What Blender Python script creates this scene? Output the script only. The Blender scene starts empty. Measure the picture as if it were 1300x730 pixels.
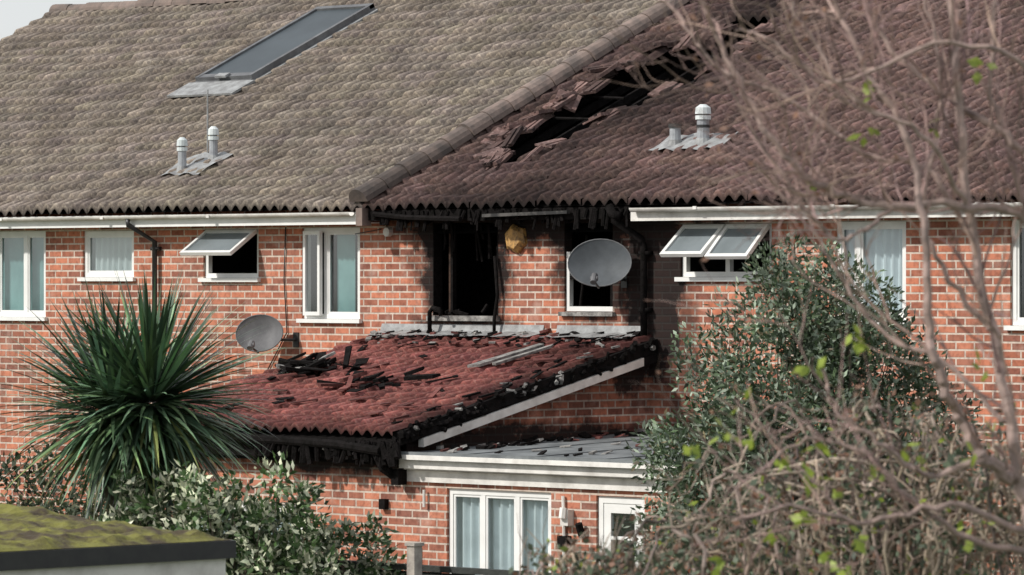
import bpy, math, random
from mathutils import Vector, Matrix, noise
random.seed(7)
R = random.random
def U(a,b): return a+(b-a)*random.random()
S2 = math.sqrt(.5)
sc = bpy.context.scene
GZ = -0.25   # ground level

# ------------------------------------------------------------ materials
def newmat(name):
    m = bpy.data.materials.new(name); m.use_nodes = True
    nt = m.node_tree; b = nt.nodes['Principled BSDF']
    return m, nt, b
def N(nt, t, **kw):
    n = nt.nodes.new(t)
    for k, v in kw.items():
        if hasattr(n, k): setattr(n, k, v)
    return n
def setin(n, **kw):
    for k, v in kw.items(): n.inputs[k.replace('_', ' ')].default_value = v
def math_(nt, op, a, b=None, clamp=False):
    n = nt.nodes.new('ShaderNodeMath'); n.operation = op; n.use_clamp = clamp
    for i, x in enumerate((a, b)):
        if x is None: continue
        if isinstance(x, (int, float)): n.inputs[i].default_value = x
        else: nt.links.new(x, n.inputs[i])
    return n.outputs[0]
def mix(nt, fac, a, b, blend='MIX'):
    n = nt.nodes.new('ShaderNodeMix'); n.data_type = 'RGBA'; n.blend_type = blend
    for s, x in ((0, fac), (6, a), (7, b)):
        if isinstance(x, (int, float)): n.inputs[s].default_value = x
        elif isinstance(x, tuple): n.inputs[s].default_value = (*x, 1) if len(x) == 3 else x
        else: nt.links.new(x, n.inputs[s])
    return n.outputs[2]
def ramp(nt, f, p0, p1, c0=(0,0,0), c1=(1,1,1)):
    n = nt.nodes.new('ShaderNodeValToRGB'); e = n.color_ramp.elements
    e[0].position = p0; e[1].position = p1; e[0].color = (*c0, 1); e[1].color = (*c1, 1)
    nt.links.new(f, n.inputs[0]); return n.outputs[0]
def noise_(nt, scale, detail=4, vec=None, rough=.6):
    n = nt.nodes.new('ShaderNodeTexNoise'); n.inputs['Scale'].default_value = scale
    n.inputs['Detail'].default_value = detail; n.inputs['Roughness'].default_value = rough
    if vec is None:
        tc = nt.nodes.new('ShaderNodeTexCoord'); vec = tc.outputs['Object']
    nt.links.new(vec, n.inputs['Vector']); return n.outputs['Fac']
def bump(nt, b, h, s=.4, d=.02):
    n = nt.nodes.new('ShaderNodeBump'); n.inputs['Strength'].default_value = s; n.inputs['Distance'].default_value = d
    nt.links.new(h, n.inputs['Height']); nt.links.new(n.outputs[0], b.inputs['Normal'])
def simple(name, c1, c2=None, rough=.6, scale=8, tint=False, bmp=.0, metallic=0, spec=.5, lo=.35, hi=.65, trans=0):
    m, nt, b = newmat(name)
    c2 = c2 or tuple(x*.7 for x in c1)
    f = noise_(nt, scale)
    col = mix(nt, ramp(nt, f, lo, hi), c1, c2)
    if tint:
        a = N(nt, 'ShaderNodeAttribute'); a.attribute_name = 'tint'
        col = mix(nt, 1.0, col, a.outputs['Color'], 'MULTIPLY')
    nt.links.new(col, b.inputs['Base Color'])
    b.inputs['Roughness'].default_value = rough; b.inputs['Metallic'].default_value = metallic
    b.inputs['Specular IOR Level'].default_value = spec
    if bmp: bump(nt, b, noise_(nt, scale*4), bmp)
    if trans:
        tr = N(nt, 'ShaderNodeBsdfTranslucent'); nt.links.new(col, tr.inputs[0])
        ms = N(nt, 'ShaderNodeMixShader'); ms.inputs[0].default_value = trans
        nt.links.new(b.outputs[0], ms.inputs[1]); nt.links.new(tr.outputs[0], ms.inputs[2])
        nt.links.new(ms.outputs[0], nt.nodes['Material Output'].inputs[0])
    return m

def brick_mat(name, blobs, base=1.0):
    m, nt, b = newmat(name)
    tc = N(nt, 'ShaderNodeTexCoord'); sp = N(nt, 'ShaderNodeSeparateXYZ')
    nt.links.new(tc.outputs['Object'], sp.inputs[0])
    x, y, z = sp.outputs
    cb = N(nt, 'ShaderNodeCombineXYZ')
    nt.links.new(math_(nt, 'ADD', x, y), cb.inputs[0]); nt.links.new(z, cb.inputs[1])
    br = N(nt, 'ShaderNodeTexBrick'); br.offset = .5
    setin(br, Scale=1.0, Mortar_Size=.0125, Mortar_Smooth=.2, Bias=-.15, Brick_Width=.275, Row_Height=.094)
    br.inputs['Color1'].default_value = (.56*base, .20*base, .115*base, 1)
    br.inputs['Color2'].default_value = (.17*base, .06*base, .045*base, 1)
    br.inputs['Mortar'].default_value = (.60, .50, .42, 1)
    nt.links.new(cb.outputs[0], br.inputs['Vector'])
    f1 = noise_(nt, 1.1, 5); f2 = noise_(nt, 14, 3)
    col = mix(nt, ramp(nt, f1, .35, .7), br.outputs['Color'], (.58, .46, .39), 'MIX')
    col = mix(nt, .14, br.outputs['Color'], col)
    col = mix(nt, ramp(nt, f2, .45, .75), col, mix(nt, 1.0, col, (.60, .58, .60), 'MULTIPLY'))
    f3 = noise_(nt, 3.3, 6)
    col = mix(nt, math_(nt, 'MULTIPLY', ramp(nt, f3, .55, .75), .38), col, (.60, .49, .42))
    mp = N(nt, 'ShaderNodeMapping'); mp.inputs['Scale'].default_value = (2.2, 2.2, .35); nt.links.new(tc.outputs['Object'], mp.inputs[0])
    f4 = noise_(nt, 1.4, 5, mp.outputs[0])
    col = mix(nt, math_(nt, 'MULTIPLY', ramp(nt, f4, .48, .72), .55), col, mix(nt, 1.0, col, (.48, .43, .42), 'MULTIPLY'))
    nn = noise_(nt, 2.2, 6, rough=.7)
    tot = None
    for (cx, cz, rx, rz, st) in blobs:
        dx = math_(nt, 'DIVIDE', math_(nt, 'SUBTRACT', x, cx), rx)
        dz = math_(nt, 'DIVIDE', math_(nt, 'SUBTRACT', z, cz), rz)
        d = math_(nt, 'SQRT', math_(nt, 'ADD', math_(nt, 'MULTIPLY', dx, dx), math_(nt, 'MULTIPLY', dz, dz)))
        d = math_(nt, 'ADD', d, math_(nt, 'MULTIPLY', math_(nt, 'SUBTRACT', nn, .5), 1.6))
        k = math_(nt, 'MULTIPLY', math_(nt, 'SUBTRACT', 1.3, d, ), 2.2, True)
        k = math_(nt, 'MULTIPLY', k, st)
        tot = k if tot is None else math_(nt, 'MAXIMUM', tot, k)
    if tot is not None:
        col = mix(nt, tot, col, (.012, .010, .010))
    nt.links.new(col, b.inputs['Base Color'])
    b.inputs['Roughness'].default_value = .9; b.inputs['Specular IOR Level'].default_value = .2
    h = math_(nt, 'ADD', math_(nt, 'SUBTRACT', 1.0, br.outputs['Fac']), math_(nt, 'MULTIPLY', f2, .5))
    bump(nt, b, h, .7, .012)
    return m

soot = [(-.95, 4.98, .98, .70, .98), (-.85, 4.3, .80, .80, .97), (1.36, 4.9, .80, .52, .97), (1.45, 4.3, .60, .65, .92), (2.5, 4.3, .52, 1.4, .97), (.6, 5.06, 3.3, .36, .98),
        (1.2, 2.2, 1.7, .32, .97), (-.85, 3.55, .9, .30, .88), (2.42, 3.0, .4, .4, .5), (3.0, 3.1, .24, 1.0, .7)]
M_brick = brick_mat('brick', [])
M_brickB = brick_mat('brick_sooted', soot)

def tile_mat(name, c1, c2, lich, lamt):
    m, nt, b = newmat(name)
    f = noise_(nt, 5, 5); g = noise_(nt, 26, 3); h = noise_(nt, 1.0, 4)
    col = mix(nt, ramp(nt, f, .35, .7), c1, c2)
    col = mix(nt, math_(nt, 'MULTIPLY', ramp(nt, g, .5, .66), lamt), col, lich)
    col = mix(nt, ramp(nt, h, .35, .7), col, mix(nt, 1.0, col, (.66, .66, .68), 'MULTIPLY'))
    tc = N(nt, 'ShaderNodeTexCoord')
    mp = N(nt, 'ShaderNodeMapping'); mp.inputs['Scale'].default_value = (2.6, .3, .3); nt.links.new(tc.outputs['Object'], mp.inputs[0])
    f4 = noise_(nt, 1.6, 5, mp.outputs[0])      # run-off streaks down the slope
    col = mix(nt, math_(nt, 'MULTIPLY', ramp(nt, f4, .45, .7), .55), col, mix(nt, 1.0, col, (.5, .5, .5), 'MULTIPLY'))
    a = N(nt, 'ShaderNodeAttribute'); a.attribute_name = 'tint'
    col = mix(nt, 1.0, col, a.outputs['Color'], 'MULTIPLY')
    nt.links.new(col, b.inputs['Base Color']); b.inputs['Roughness'].default_value = .82
    b.inputs['Specular IOR Level'].default_value = .2
    bump(nt, b, g, .5, .008)
    return m
M_tileL = tile_mat('tile_weathered', (.27, .225, .185), (.155, .13, .112), (.54, .47, .37), .45)
M_tileR = tile_mat('tile_dark_brown', (.20, .12, .105), (.095, .062, .057), (.38, .28, .25), .4)
M_tileE = tile_mat('tile_red', (.30, .10, .085), (.17, .06, .055), (.42, .25, .21), .4)
M_ridge = simple('ridge_tile', (.22, .165, .14), (.11, .09, .08), .85, 4, bmp=.4, tint=True)
M_white = simple('white_upvc', (.80, .80, .78), (.70, .70, .68), .35, 3)
M_whited = simple('white_paint_dirty', (.76, .74, .70), (.42, .40, .37), .6, 3.5, bmp=.2, lo=.4, hi=.8)
M_char = simple('charred_timber', (.006, .0055, .005), (.014, .012, .012), .95, 12, bmp=.8, spec=.08)
M_charb = simple('scorched_timber', (.07, .04, .027), (.015, .012, .011), .85, 9, bmp=.6, spec=.2)
M_black = simple('black_plastic', (.02, .02, .022), (.03, .03, .03), .4, 10)
M_lead = simple('lead_flashing', (.33, .34, .34), (.18, .18, .18), .6, 7, bmp=.4)
M_ash = simple('ash_grey', (.34, .33, .31), (.10, .095, .09), .9, 9, bmp=.7)
M_felt = simple('roof_felt', (.19, .205, .21), (.09, .10, .105), .8, 2.2, bmp=.3)
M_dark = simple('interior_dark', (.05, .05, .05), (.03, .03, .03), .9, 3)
M_galv = simple('galvanised', (.42, .44, .46), (.30, .31, .33), .45, 9, metallic=.3)
M_dishg = simple('dish_grey', (.095, .105, .115), (.07, .078, .085), .6, 5, spec=.2)
M_dishl = simple('dish_pale_grey', (.16, .16, .165), (.11, .11, .115), .6, 5, spec=.2)
M_teal = simple('blind_teal', (.30, .50, .49), (.20, .36, .36), .8, 2)
M_blind = simple('blind_pale', (.66, .70, .70), (.55, .6, .6), .8, 2)
M_net = simple('net_curtain', (.72, .77, .80), (.58, .62, .65), .8, 3)
M_yel = simple('alarm_box_scorched', (.60, .34, .10), (.08, .05, .03), .6, 7, lo=.42, hi=.62)
M_skyl = simple('skylight_blind', (.065, .08, .09), (.045, .055, .062), .45, .8, spec=.2)
M_alu = simple('skylight_frame', (.15, .155, .16), (.09, .09, .095), .5, 5, spec=.3)
M_conc = simple('concrete_sill', (.42, .38, .33), (.25, .22, .2), .9, 8, bmp=.3)
def glass_mat(name, tcol):
    m, nt, b = newmat(name)
    nt.nodes.remove(b)
    t = N(nt, 'ShaderNodeBsdfTransparent'); t.inputs[0].default_value = (*tcol, 1)
    g = N(nt, 'ShaderNodeBsdfGlossy'); g.inputs['Roughness'].default_value = .06; g.inputs[0].default_value = (.9, .96, 1, 1)
    lw = N(nt, 'ShaderNodeLayerWeight'); lw.inputs[0].default_value = .5
    f = math_(nt, 'ADD', math_(nt, 'MULTIPLY', math_(nt, 'POWER', lw.outputs['Facing'], 2.0), .6), .10, True)
    ms = N(nt, 'ShaderNodeMixShader'); nt.links.new(f, ms.inputs[0])
    nt.links.new(t.outputs[0], ms.inputs[1]); nt.links.new(g.outputs[0], ms.inputs[2])
    nt.links.new(ms.outputs[0], nt.nodes['Material Output'].inputs[0]); return m
M_glass = glass_mat('window_glass', (.82, .88, .88))
M_frost = simple('frosted_glass', (.20, .23, .245), (.14, .165, .175), .2, 1.5)

# ------------------------------------------------------------ mesh builder
class MB:
    def __init__(s): s.v = []; s.f = []; s.m = []; s.c = []; s.t = (1, 1, 1); s.X = None
    def av(s, p):
        if s.X is not None: p = s.X @ Vector(p)
        s.v.append(tuple(p)); s.c.append(s.t); return len(s.v)-1
    def face(s, pts, m=0):
        s.f.append([s.av(p) for p in pts]); s.m.append(m)
    def box(s, x0, x1, y0, y1, z0, z1, m=0, bev=0):
        i = [s.av(p) for p in ((x0,y0,z0),(x1,y0,z0),(x1,y1,z0),(x0,y1,z0),(x0,y0,z1),(x1,y0,z1),(x1,y1,z1),(x0,y1,z1))]
        for q in ((0,3,2,1),(4,5,6,7),(0,1,5,4),(1,2,6,5),(2,3,7,6),(3,0,4,7)):
            s.f.append([i[k] for k in q]); s.m.append(m)
    def hexa(s, p, m=0):
        i = [s.av(q) for q in p]
        for q in ((0,3,2,1),(4,5,6,7),(0,1,5,4),(1,2,6,5),(2,3,7,6),(3,0,4,7)):
            s.f.append([i[k] for k in q]); s.m.append(m)
    def tube(s, pts, rad, n=6, m=0, caps=True):
        pts = [Vector(p) for p in pts]
        if isinstance(rad, (int, float)): rad = [rad]*len(pts)
        rings = []
        for k, p in enumerate(pts):
            d = (pts[min(k+1, len(pts)-1)]-pts[max(k-1, 0)])
            if d.length < 1e-9: d = Vector((0, 0, 1))
            d.normalize()
            a = d.cross(Vector((.3, .9, .31)))
            if a.length < .1: a = d.cross(Vector((1, 0, 0)))
            a.normalize(); b = d.cross(a)
            rings.append([s.av(p+(a*math.cos(2*math.pi*j/n)+b*math.sin(2*math.pi*j/n))*rad[k]) for j in range(n)])
        for k in range(len(rings)-1):
            for j in range(n):
                s.f.append([rings[k][j], rings[k][(j+1) % n], rings[k+1][(j+1) % n], rings[k+1][j]]); s.m.append(m)
        if caps:
            s.f.append(rings[0][::-1]); s.m.append(m); s.f.append(rings[-1]); s.m.append(m)
    def done(s, name, mats, parent=None, smooth=False):
        me = bpy.data.meshes.new(name); me.from_pydata(s.v, [], s.f)
        for mt in mats: me.materials.append(mt)
        me.polygons.foreach_set('material_index', s.m)
        if smooth: me.polygons.foreach_set('use_smooth', [True]*len(s.f))
        a = me.color_attributes.new('tint', 'FLOAT_COLOR', 'POINT')
        a.data.foreach_set('color', [x for c in s.c for x in (*c, 1)])
        me.update()
        o = bpy.data.objects.new(name, me); sc.collection.objects.link(o)
        if parent: o.parent = parent
        return o
def empty(name):
    o = bpy.data.objects.new(name, None); sc.collection.objects.link(o); return o

house = empty('brick_house')
houseB = empty('brick_house')      # becomes brick_house.001 (fire damaged)

XL, XR, XP = -17.3, 15.0, -2.33
ZT = 4.93
def wall(mb, x0, x1, z0, z1, y, ops, dep=.14, m=0):
    xs = sorted({x0, x1, *[o[0] for o in ops], *[o[1] for o in ops]})
    zs = sorted({z0, z1, *[o[2] for o in ops], *[o[3] for o in ops]})
    for a, b in zip(xs, xs[1:]):
        for c, d in zip(zs, zs[1:]):
            mx, mz = (a+b)/2, (c+d)/2
            if any(o[0] < mx < o[1] and o[2] < mz < o[3] for o in ops): continue
            mb.face([(a, y, c), (b, y, c), (b, y, d), (a, y, d)], m)
            mb.face([(a, y+dep, c), (a, y+dep, d), (b, y+dep, d), (b, y+dep, c)], m)
    for o in ops:
        a, b, c, d = o
        mb.face([(a, y, c), (a, y+dep, c), (a, y+dep, d), (a, y, d)], m)
        mb.face([(b, y, c), (b, y, d), (b, y+dep, d), (b, y+dep, c)], m)
        mb.face([(a, y, d), (a, y+dep, d), (b, y+dep, d), (b, y, d)], m)
        mb.face([(a, y, c), (b, y, c), (b, y+dep, c), (a, y+dep, c)], m)

W = {'1': (-11.2, -9.29, 3.67, 4.89), '2': (-8.48, -7.38, 4.23, 4.88), '3': (-5.93, -4.81, 4.22, 4.88), '4': (-3.95, -2.82, 3.68, 4.89),
     '5': (-1.44, -.25, 3.74, 4.93), '6': (.93, 1.77, 3.80, 4.91), '7': (2.92, 4.42, 4.23, 4.88), '8': (5.43, 6.53, 3.72, 4.89), '9': (8.09, 9.7, 3.67, 4.89),
     '10': (-14.6, -13.4, 3.7, 4.88), '11': (11.2, 12.6, 3.7, 4.88)}
mb = MB(); wall(mb, XL, XP, GZ, ZT+.2, 0, [W[k] for k in ('1','2','3','4','10')]+[(-12,-10.4,.7,2.0),(-7.5,-5.7,.7,2.0)])
SL = .466
def rz(Y): return 5.15+SL*(Y+.35)
YR = 6.87
ZR = rz(YR)
mb.face([(XL, 0, GZ), (XL, 0, 5.1), (XL, YR, ZR-.1), (XL, 14, 5.1), (XL, 14, GZ)])
mb.face([(XL, 14, GZ), (XL, 14, 5.2), (XP, 14, 5.2), (XP, 14, GZ)])
mb.done('wall_brick', [M_brick], house)
mb = MB(); wall(mb, XP, XR, GZ, ZT+.2, 0, [W[k] for k in ('5','6','7','8','9','11')])
mb.face([(XR, 0, GZ), (XR, 14, GZ), (XR, 14, 5.1), (XR, YR, ZR-.1), (XR, 0, 5.1)])
mb.face([(XP, 14, GZ), (XP, 14, 5.2), (XR, 14, 5.2), (XR, 14, GZ)])
mb.done('wall_brick_burnt', [M_brickB], houseB)
for par, a, b in ((house, XL+.02, XP-.02), (houseB, XP+.02, XR-.02)):
    mb = MB()
    mb.box(a, b, .16, 13.8, 2.45, 2.6); mb.box(a, b, .16, 13.8, 4.97, 5.02)
    mb.box(a, b, 3.2, 3.3, 2.6, 4.97); mb.box(a, b, 3.2, 3.3, GZ, 2.45)
    for xx in ([-12.5,-8.9,-7.0,-4.4] if a < -10 else [2.5, 5, 7.5, 10.5]): mb.box(xx-.05, xx+.05, .16, 3.2, 2.6, 4.97)
    mb.done('interior', [M_dark], par)
mb = MB()
mb.box(XP+.05, 2.42, .17, .2, 4.94, 4.965); mb.box(XP+.1, 2.4, 1.4, 1.5, 2.62, 4.96); mb.box(XP+.05, XP+.1, .17, 1.5, 2.6, 4.96); mb.box(2.4, 2.44, .17, 1.5, 2.6, 4.96)
mb.box(.3, .36, .17, 1.4, 2.6, 4.96); mb.box(XP+.1, 2.4, .17, 1.4, 2.605, 2.64)
mb.done('burnt_room', [M_char], houseB)

# ------------------------------------------------------------ windows
def window(parent, key, y=0, lights=(.0, 1.), opens=(), blind=None, sill=True, frost=(), fm=M_white, part=None):
    x0, x1, z0, z1 = W[key] if isinstance(key, str) else key
    x0 += .004; x1 -= .004; z0 += .004; z1 -= .004
    mb = MB(); fw = .062; a, b = y+.035, y+.105
    mb.box(x0, x1, a, b, z0, z0+fw); mb.box(x0, x1, a, b, z1-fw, z1)
    mb.box(x0, x0+fw, a, b, z0+fw, z1-fw); mb.box(x1-fw, x1, a, b, z0+fw, z1-fw)
    xs = [x0+(x1-x0)*t for t in lights]
    for xm in xs[1:-1]: mb.box(xm-.035, xm+.035, a+.002, b, z0+fw, z1-fw)
    for i in range(len(xs)-1):
        l = xs[i]+(fw if i == 0 else .035); r = xs[i+1]-(fw if i == len(xs)-2 else .035)
        lo, hi = z0+fw, z1-fw
        g = 2 if i in frost else 1
        op = dict(opens).get(i)
        sw = .05
        if op is None:
            mb.face([(l, y+.07, lo), (r, y+.07, lo), (r, y+.07, hi), (l, y+.07, hi)], g)
            mb.box(l, r, a+.012, y+.066, lo, lo+.03); mb.box(l, r, a+.012, y+.066, hi-.03, hi)
            mb.box(l, l+.03, a+.012, y+.066, lo+.03, hi-.03); mb.box(r-.03, r, a+.012, y+.066, lo+.03, hi-.03)
        else:
            kind, ang = op
            l -= .02; r += .02; lo -= .02; hi += .02
            if kind == 'top':
                piv = Vector((0, y+.03, hi)); mb.X = Matrix.Translation(piv) @ Matrix.Rotation(-math.radians(ang), 4, 'X') @ Matrix.Translation(-piv)
            else:
                piv = Vector((l, y+.03, 0)); mb.X = Matrix.Translation(piv) @ Matrix.Rotation(-math.radians(ang), 4, 'Z') @ Matrix.Translation(-piv)
            p, q = y-.02, y+.03
            mb.box(l, r, p, q, lo, lo+sw); mb.box(l, r, p, q, hi-sw, hi)
            mb.box(l, l+sw, p, q, lo+sw, hi-sw); mb.box(r-sw, r, p, q, lo+sw, hi-sw)
            mb.face([(l+sw, y+.004, lo+sw), (r-sw, y+.004, lo+sw), (r-sw, y+.004, hi-sw), (l+sw, y+.004, hi-sw)], g)
            mb.X = None
    if sill:
        mb.box(x0-.05, x1+.05, y-.06, y+.034, z0-.055, z0-.003)
    mb.done(part or 'window', [fm, M_glass, M_frost], parent)
    if blind:
        bm, kind, xa, xb, zb = blind
        cb = MB(); n = int((xb-xa)*60)
        pts = []
        for i in range(n+1):
            x = xa+(xb-xa)*i/n
            yy = y+.15+(.03*math.sin(x*2*math.pi/.13+.8*math.sin(x*7)) if kind == 'fold' else .05*((x/.1) % 1))
            pts.append((x, yy))
        for (p, q) in zip(pts, pts[1:]):
            cb.face([(p[0], p[1], zb), (q[0], q[1], zb), (q[0], q[1], z1-.01), (p[0], p[1], z1-.01)])
        cb.done('curtain', [bm], parent)

window(house, '1', lights=(0, .42, .75, 1), blind=(M_teal, 'slat', -10.9, -9.3, 3.7))
window(house, '10', lights=(0, .5, 1), blind=(M_blind, 'fold', -14.6, -13.4, 3.7))
window(house, '2', lights=(0, 1), blind=(M_blind, 'fold', -8.46, -7.4, 4.2))
window(house, '3', lights=(0, 1), opens=((0, ('top', 57)),), frost=(0,))
window(house, '4', lights=(0, .38, 1), opens=((0, ('side', 6)),), blind=(M_teal, 'slat', -3.45, -3.08, 3.7))
window(house, (-12,-10.4,.7,2.0), lights=(0, .5, 1), blind=(M_net, 'fold', -12, -10.4, .7))
window(house, (-7.5,-5.7,.7,2.0), lights=(0, .5, 1), blind=(M_net, 'fold', -7.5, -5.7, .7))
window(houseB, '7', lights=(0, .5, 1), opens=((0, ('top', 50)), (1, ('top', 46))), frost=(0, 1))
window(houseB, '8', lights=(0, .3, 1), blind=(M_net, 'fold', 5.45, 6.5, 3.75))
window(houseB, '9', lights=(0, .35, 1), blind=(M_blind, 'slat', 8.6, 9.7, 3.7))
window(houseB, '11', lights=(0, .5, 1), blind=(M_net, 'fold', 11.2, 12.6, 3.7))
x0, x1, z0, z1 = W['6']; mb = MB()
mb.box(x0+.01, x1-.01, .03, .1, z0+.004, z0+.065); mb.box(x0+.01, x0+.06, .03, .1, z0+.065, z0+.75)
mb.box(x0-.05, x1+.05, -.06, .028, z0-.055, z0-.004, 1)
mb.box(x1-.07, x1-.02, .03, .1, z0+.065, z0+.42, 2); mb.box(x0+.06, x1-.07, .035, .09, z0+.40, z0+.45, 2)
mb.tube([(x0+.2, .08, z0+.06), (x0+.33, .02, z0+.5), (x0+.3, .1, z0+.95)], .02, 5, 2)
mb.done('burnt_window_frame', [M_white, M_ash, M_char], houseB)
x0, x1, z0, z1 = W['5']; mb = MB()
mb.box(x0-.002, x0+.012, -.004, .15, z0, z1+.02, 1); mb.box(x1-.012, x1+.003, -.004, .15, z0, z1+.02, 1)
mb.box(x0+.23, x0+.27, .06, .1, z0+.05, z1-.1, 2)
mb.box(x1-.10, x1-.03, .06, .12, z0, z1-.3, 1); mb.box(x0+.27, x0+.31, .05, .12, z0, z1-.05, 1)
mb.box(x0-.06, x1+.03, -.07, .1, z0-.07, z0-.002, 0)
for i in range(9):
    a = U(x0+.1, x1-.1); b = z0+U(0, .05)
    mb.tube([(a, U(-.02, .12), b), (a+U(-.2, .2), U(-.05, .2), b+U(.0, .12))], U(.012, .03), 5, 1)
for i in range(9):
    a = U(x0+.05, x1-.05)
    mb.tube([(a, U(0, .12), z1-.02), (a+U(-.08, .08), U(0, .15), z1-U(.2, .5))], U(.008, .02), 5, 1)
mb.done('burnt_window_remains', [M_ash, M_char, M_charb], houseB)

# ------------------------------------------------------------ roof tiles
def tiles(mb, x0, x1, y0, y1, zf, g, skip=None, zoff=None, tint=None, jit=1.0, amp=.078, lip=.066, tb=(.78, 1.18), TW=.40):
    nx = 12; nk = int(round((y1-y0)/g)); ni = int(round((x1-x0)/TW)); tw = (x1-x0)/ni
    prof = [amp*((1+math.cos(2*math.pi*(j/6-.5)))/2)**.9 for j in range(nx+1)]
    for k in range(nk):
        for i in range(ni):
            cx = x0+(i+.5)*tw; cy = y0+(k+.5)*g
            if skip and skip(cx, cy): continue
            t = tint(cx, cy) if tint else 1
            t *= U(*tb); base = (t, t*U(.97, 1.02), t*U(.94, 1.03))
            dz = U(-.005, .007)*jit; dy = U(-.009, .009)*jit; tl = U(-.01, .01)*jit
            ids = []
            for r, (yy, lift) in enumerate(((0, -.012), (0, lip), (g*1.1, .004))):
                row = []
                for j in range(nx+1):
                    q = (.42+.58*prof[j]/amp)*(.78 if r == 2 else 1.22) if r else .18     # painted shade: pans and lip bases darkened, roll crests and lower edges lightened
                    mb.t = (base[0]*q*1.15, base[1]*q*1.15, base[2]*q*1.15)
                    x = x0+i*tw+tw*j/nx*.997; y = y0+k*g+yy+dy
                    z = zf(y)+lift+prof[j]+dz+tl*(j/nx-.5)
                    if zoff: z += zoff(x, y)
                    row.append(mb.av((x, y, z)))
                ids.append(row)
            for r in range(2):
                for j in range(nx):
                    mb.f.append([ids[r][j], ids[r][j+1], ids[r+1][j+1], ids[r+1][j]]); mb.m.append(0)
    mb.t = (1, 1, 1)
def gz(x, y): return 0.02*math.sin(x*.7+y*.3)+.03*noise.noise(Vector((x*.8, y*.8, 0)))
mb = MB()
def skl(x, y): return -10.12 < x < -8.9 and 3.4 < y < 6.05
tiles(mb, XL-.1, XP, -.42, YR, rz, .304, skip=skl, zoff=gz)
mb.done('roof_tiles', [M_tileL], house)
def bell(y, c, w): return math.exp(-((y-c)/w)**2)
def hole_w(y):
    if y < .5 or y > 5.0: return -1
    return .18+.80*bell(y, 3.6, .95)+.40*bell(y, 1.9, .9)
def hole_c(y): return -.92+.22*max(0, y-2.0)+.06*math.sin(y*3.1)
def sag(x, y):
    if x > .4 or x < XP: return 0
    s = max(0, min(1, (x-XP)/1.1)); s = s*s*(3-2*s)
    e = max(0, min(1, (.4-x)/1.0))
    return -(.05*bell(y, 2.6, 1.5)*s*e) + .03*math.sin(y*7+x*2)*s*e
def skh(x, y):
    w = hole_w(y)
    if w > 0 and abs(x-hole_c(y)) < w+.03+.18*noise.noise(Vector((x*2, y*4, 0))): return True
    if -2.1 < x < .4 and .5 < y < 4.9 and noise.noise(Vector((x*3, y*3, 3))) > .5: return True
    return False
def tR(x, y):
    d = math.hypot((x+.4)/2.3, (y-2.8)/3.0)
    a = max(0, 1.25-d)
    d2 = math.hypot((x-.3)/2.9, (y+.4)/1.1); a = max(a, 1.15-d2)
    d3 = math.hypot((x+.7)/2.0, (y-5.5)/2.0); a = max(a, 1.0-d3)
    return 1-.78*min(1, max(0, a+.25*noise.noise(Vector((x*1.5, y*1.5, 0)))))
mb = MB()
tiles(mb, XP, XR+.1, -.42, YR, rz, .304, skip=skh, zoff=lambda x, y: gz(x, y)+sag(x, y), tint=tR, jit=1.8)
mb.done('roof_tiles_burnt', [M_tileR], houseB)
mb = MB()
for i in range(46):
    y = U(.8, 4.7); w_ = max(.1, hole_w(y)); x = hole_c(y)-w_*(U(.85, 1.5) if R() < .75 else -U(.95, 1.2))
    if x < XP+.2: continue
    t = U(.25, 1.3); mb.t = (t, t, t)
    mb.X = Matrix.Translation((x, y, rz(y)+sag(x, y)+.04+U(0, .05))) @ Matrix.Rotation(U(-.6, .6), 4, 'Z') @ Matrix.Rotation(.44+U(-.4, .25), 4, 'X') @ Matrix.Rotation(U(-.4, .5), 4, 'Y')
    mb.box(-.16, .16, -.19, .19, -.012, .012); mb.box(-.05, .05, -.19, .19, .012, .035); mb.box(.1, .16, -.19, .19, .012, .035)
    mb.X = None
mb.done('slipped_tiles', [M_tileR], houseB)
mb = MB()
for i in range(9):
    x = XP+.2+i*.42
    mb.hexa([(x, -.3, rz(-.3)-.27), (x+.05, -.3, rz(-.3)-.27), (x+.05, YR, ZR-.44), (x, YR, ZR-.44), (x, -.3, rz(-.3)-.17), (x+.05, -.3, rz(-.3)-.17), (x+.05, YR, ZR-.32), (x, YR, ZR-.32)])
for i in range(13):   # charred tile battens crossing the opening
    y = .7+i*.33
    if R() < .4: continue
    c = hole_c(y); w_ = max(.1, hole_w(y))
    mb.tube([(c-w_-.2, y, rz(y)-.06), (c-w_*U(-.6, .6), y+U(-.06, .06), rz(y)-U(.08, .22))], .02, 5)
mb.done('rafters', [M_char], houseB)
for par, a, b, hole in ((house, XL, XP, False), (houseB, XP, XR, True)):
    mb = MB()
    if not hole:
        mb.face([(a, -.36, rz(-.36)-.03), (b, -.36, rz(-.36)-.03), (b, YR, ZR-.05), (a, YR, ZR-.05)])
    else:
        for s0, s1, q0, q1 in ((XP, .9, -.36, .3), (XP, .9, 5.2, YR), (.9, XR, -.36, YR)):
            mb.face([(s0, q0, rz(q0)-.03), (s1, q0, rz(q0)-.03), (s1, q1, rz(q1)-.03), (s0, q1, rz(q1)-.03)])
        mb.face([(XP+.03, .0, rz(0)-.52), (1.8, .0, rz(0)-.52), (1.8, YR, ZR-.64), (XP+.03, YR, ZR-.64)])  # dark sheet added under the hole to stand for the attic's shade
        mb.face([(XP+.03, .0, rz(0)-.52), (XP+.03, YR, ZR-.64), (XP+.03, YR, ZR-.05), (XP+.03, .0, rz(0)-.05)])
    mb.face([(a-.1, YR, ZR), (b, YR, ZR), (b, 14.4, 5.05), (a-.1, 14.4, 5.05)], 1)
    mb.done('roof_underlay', [M_char, M_tileL], par)
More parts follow.
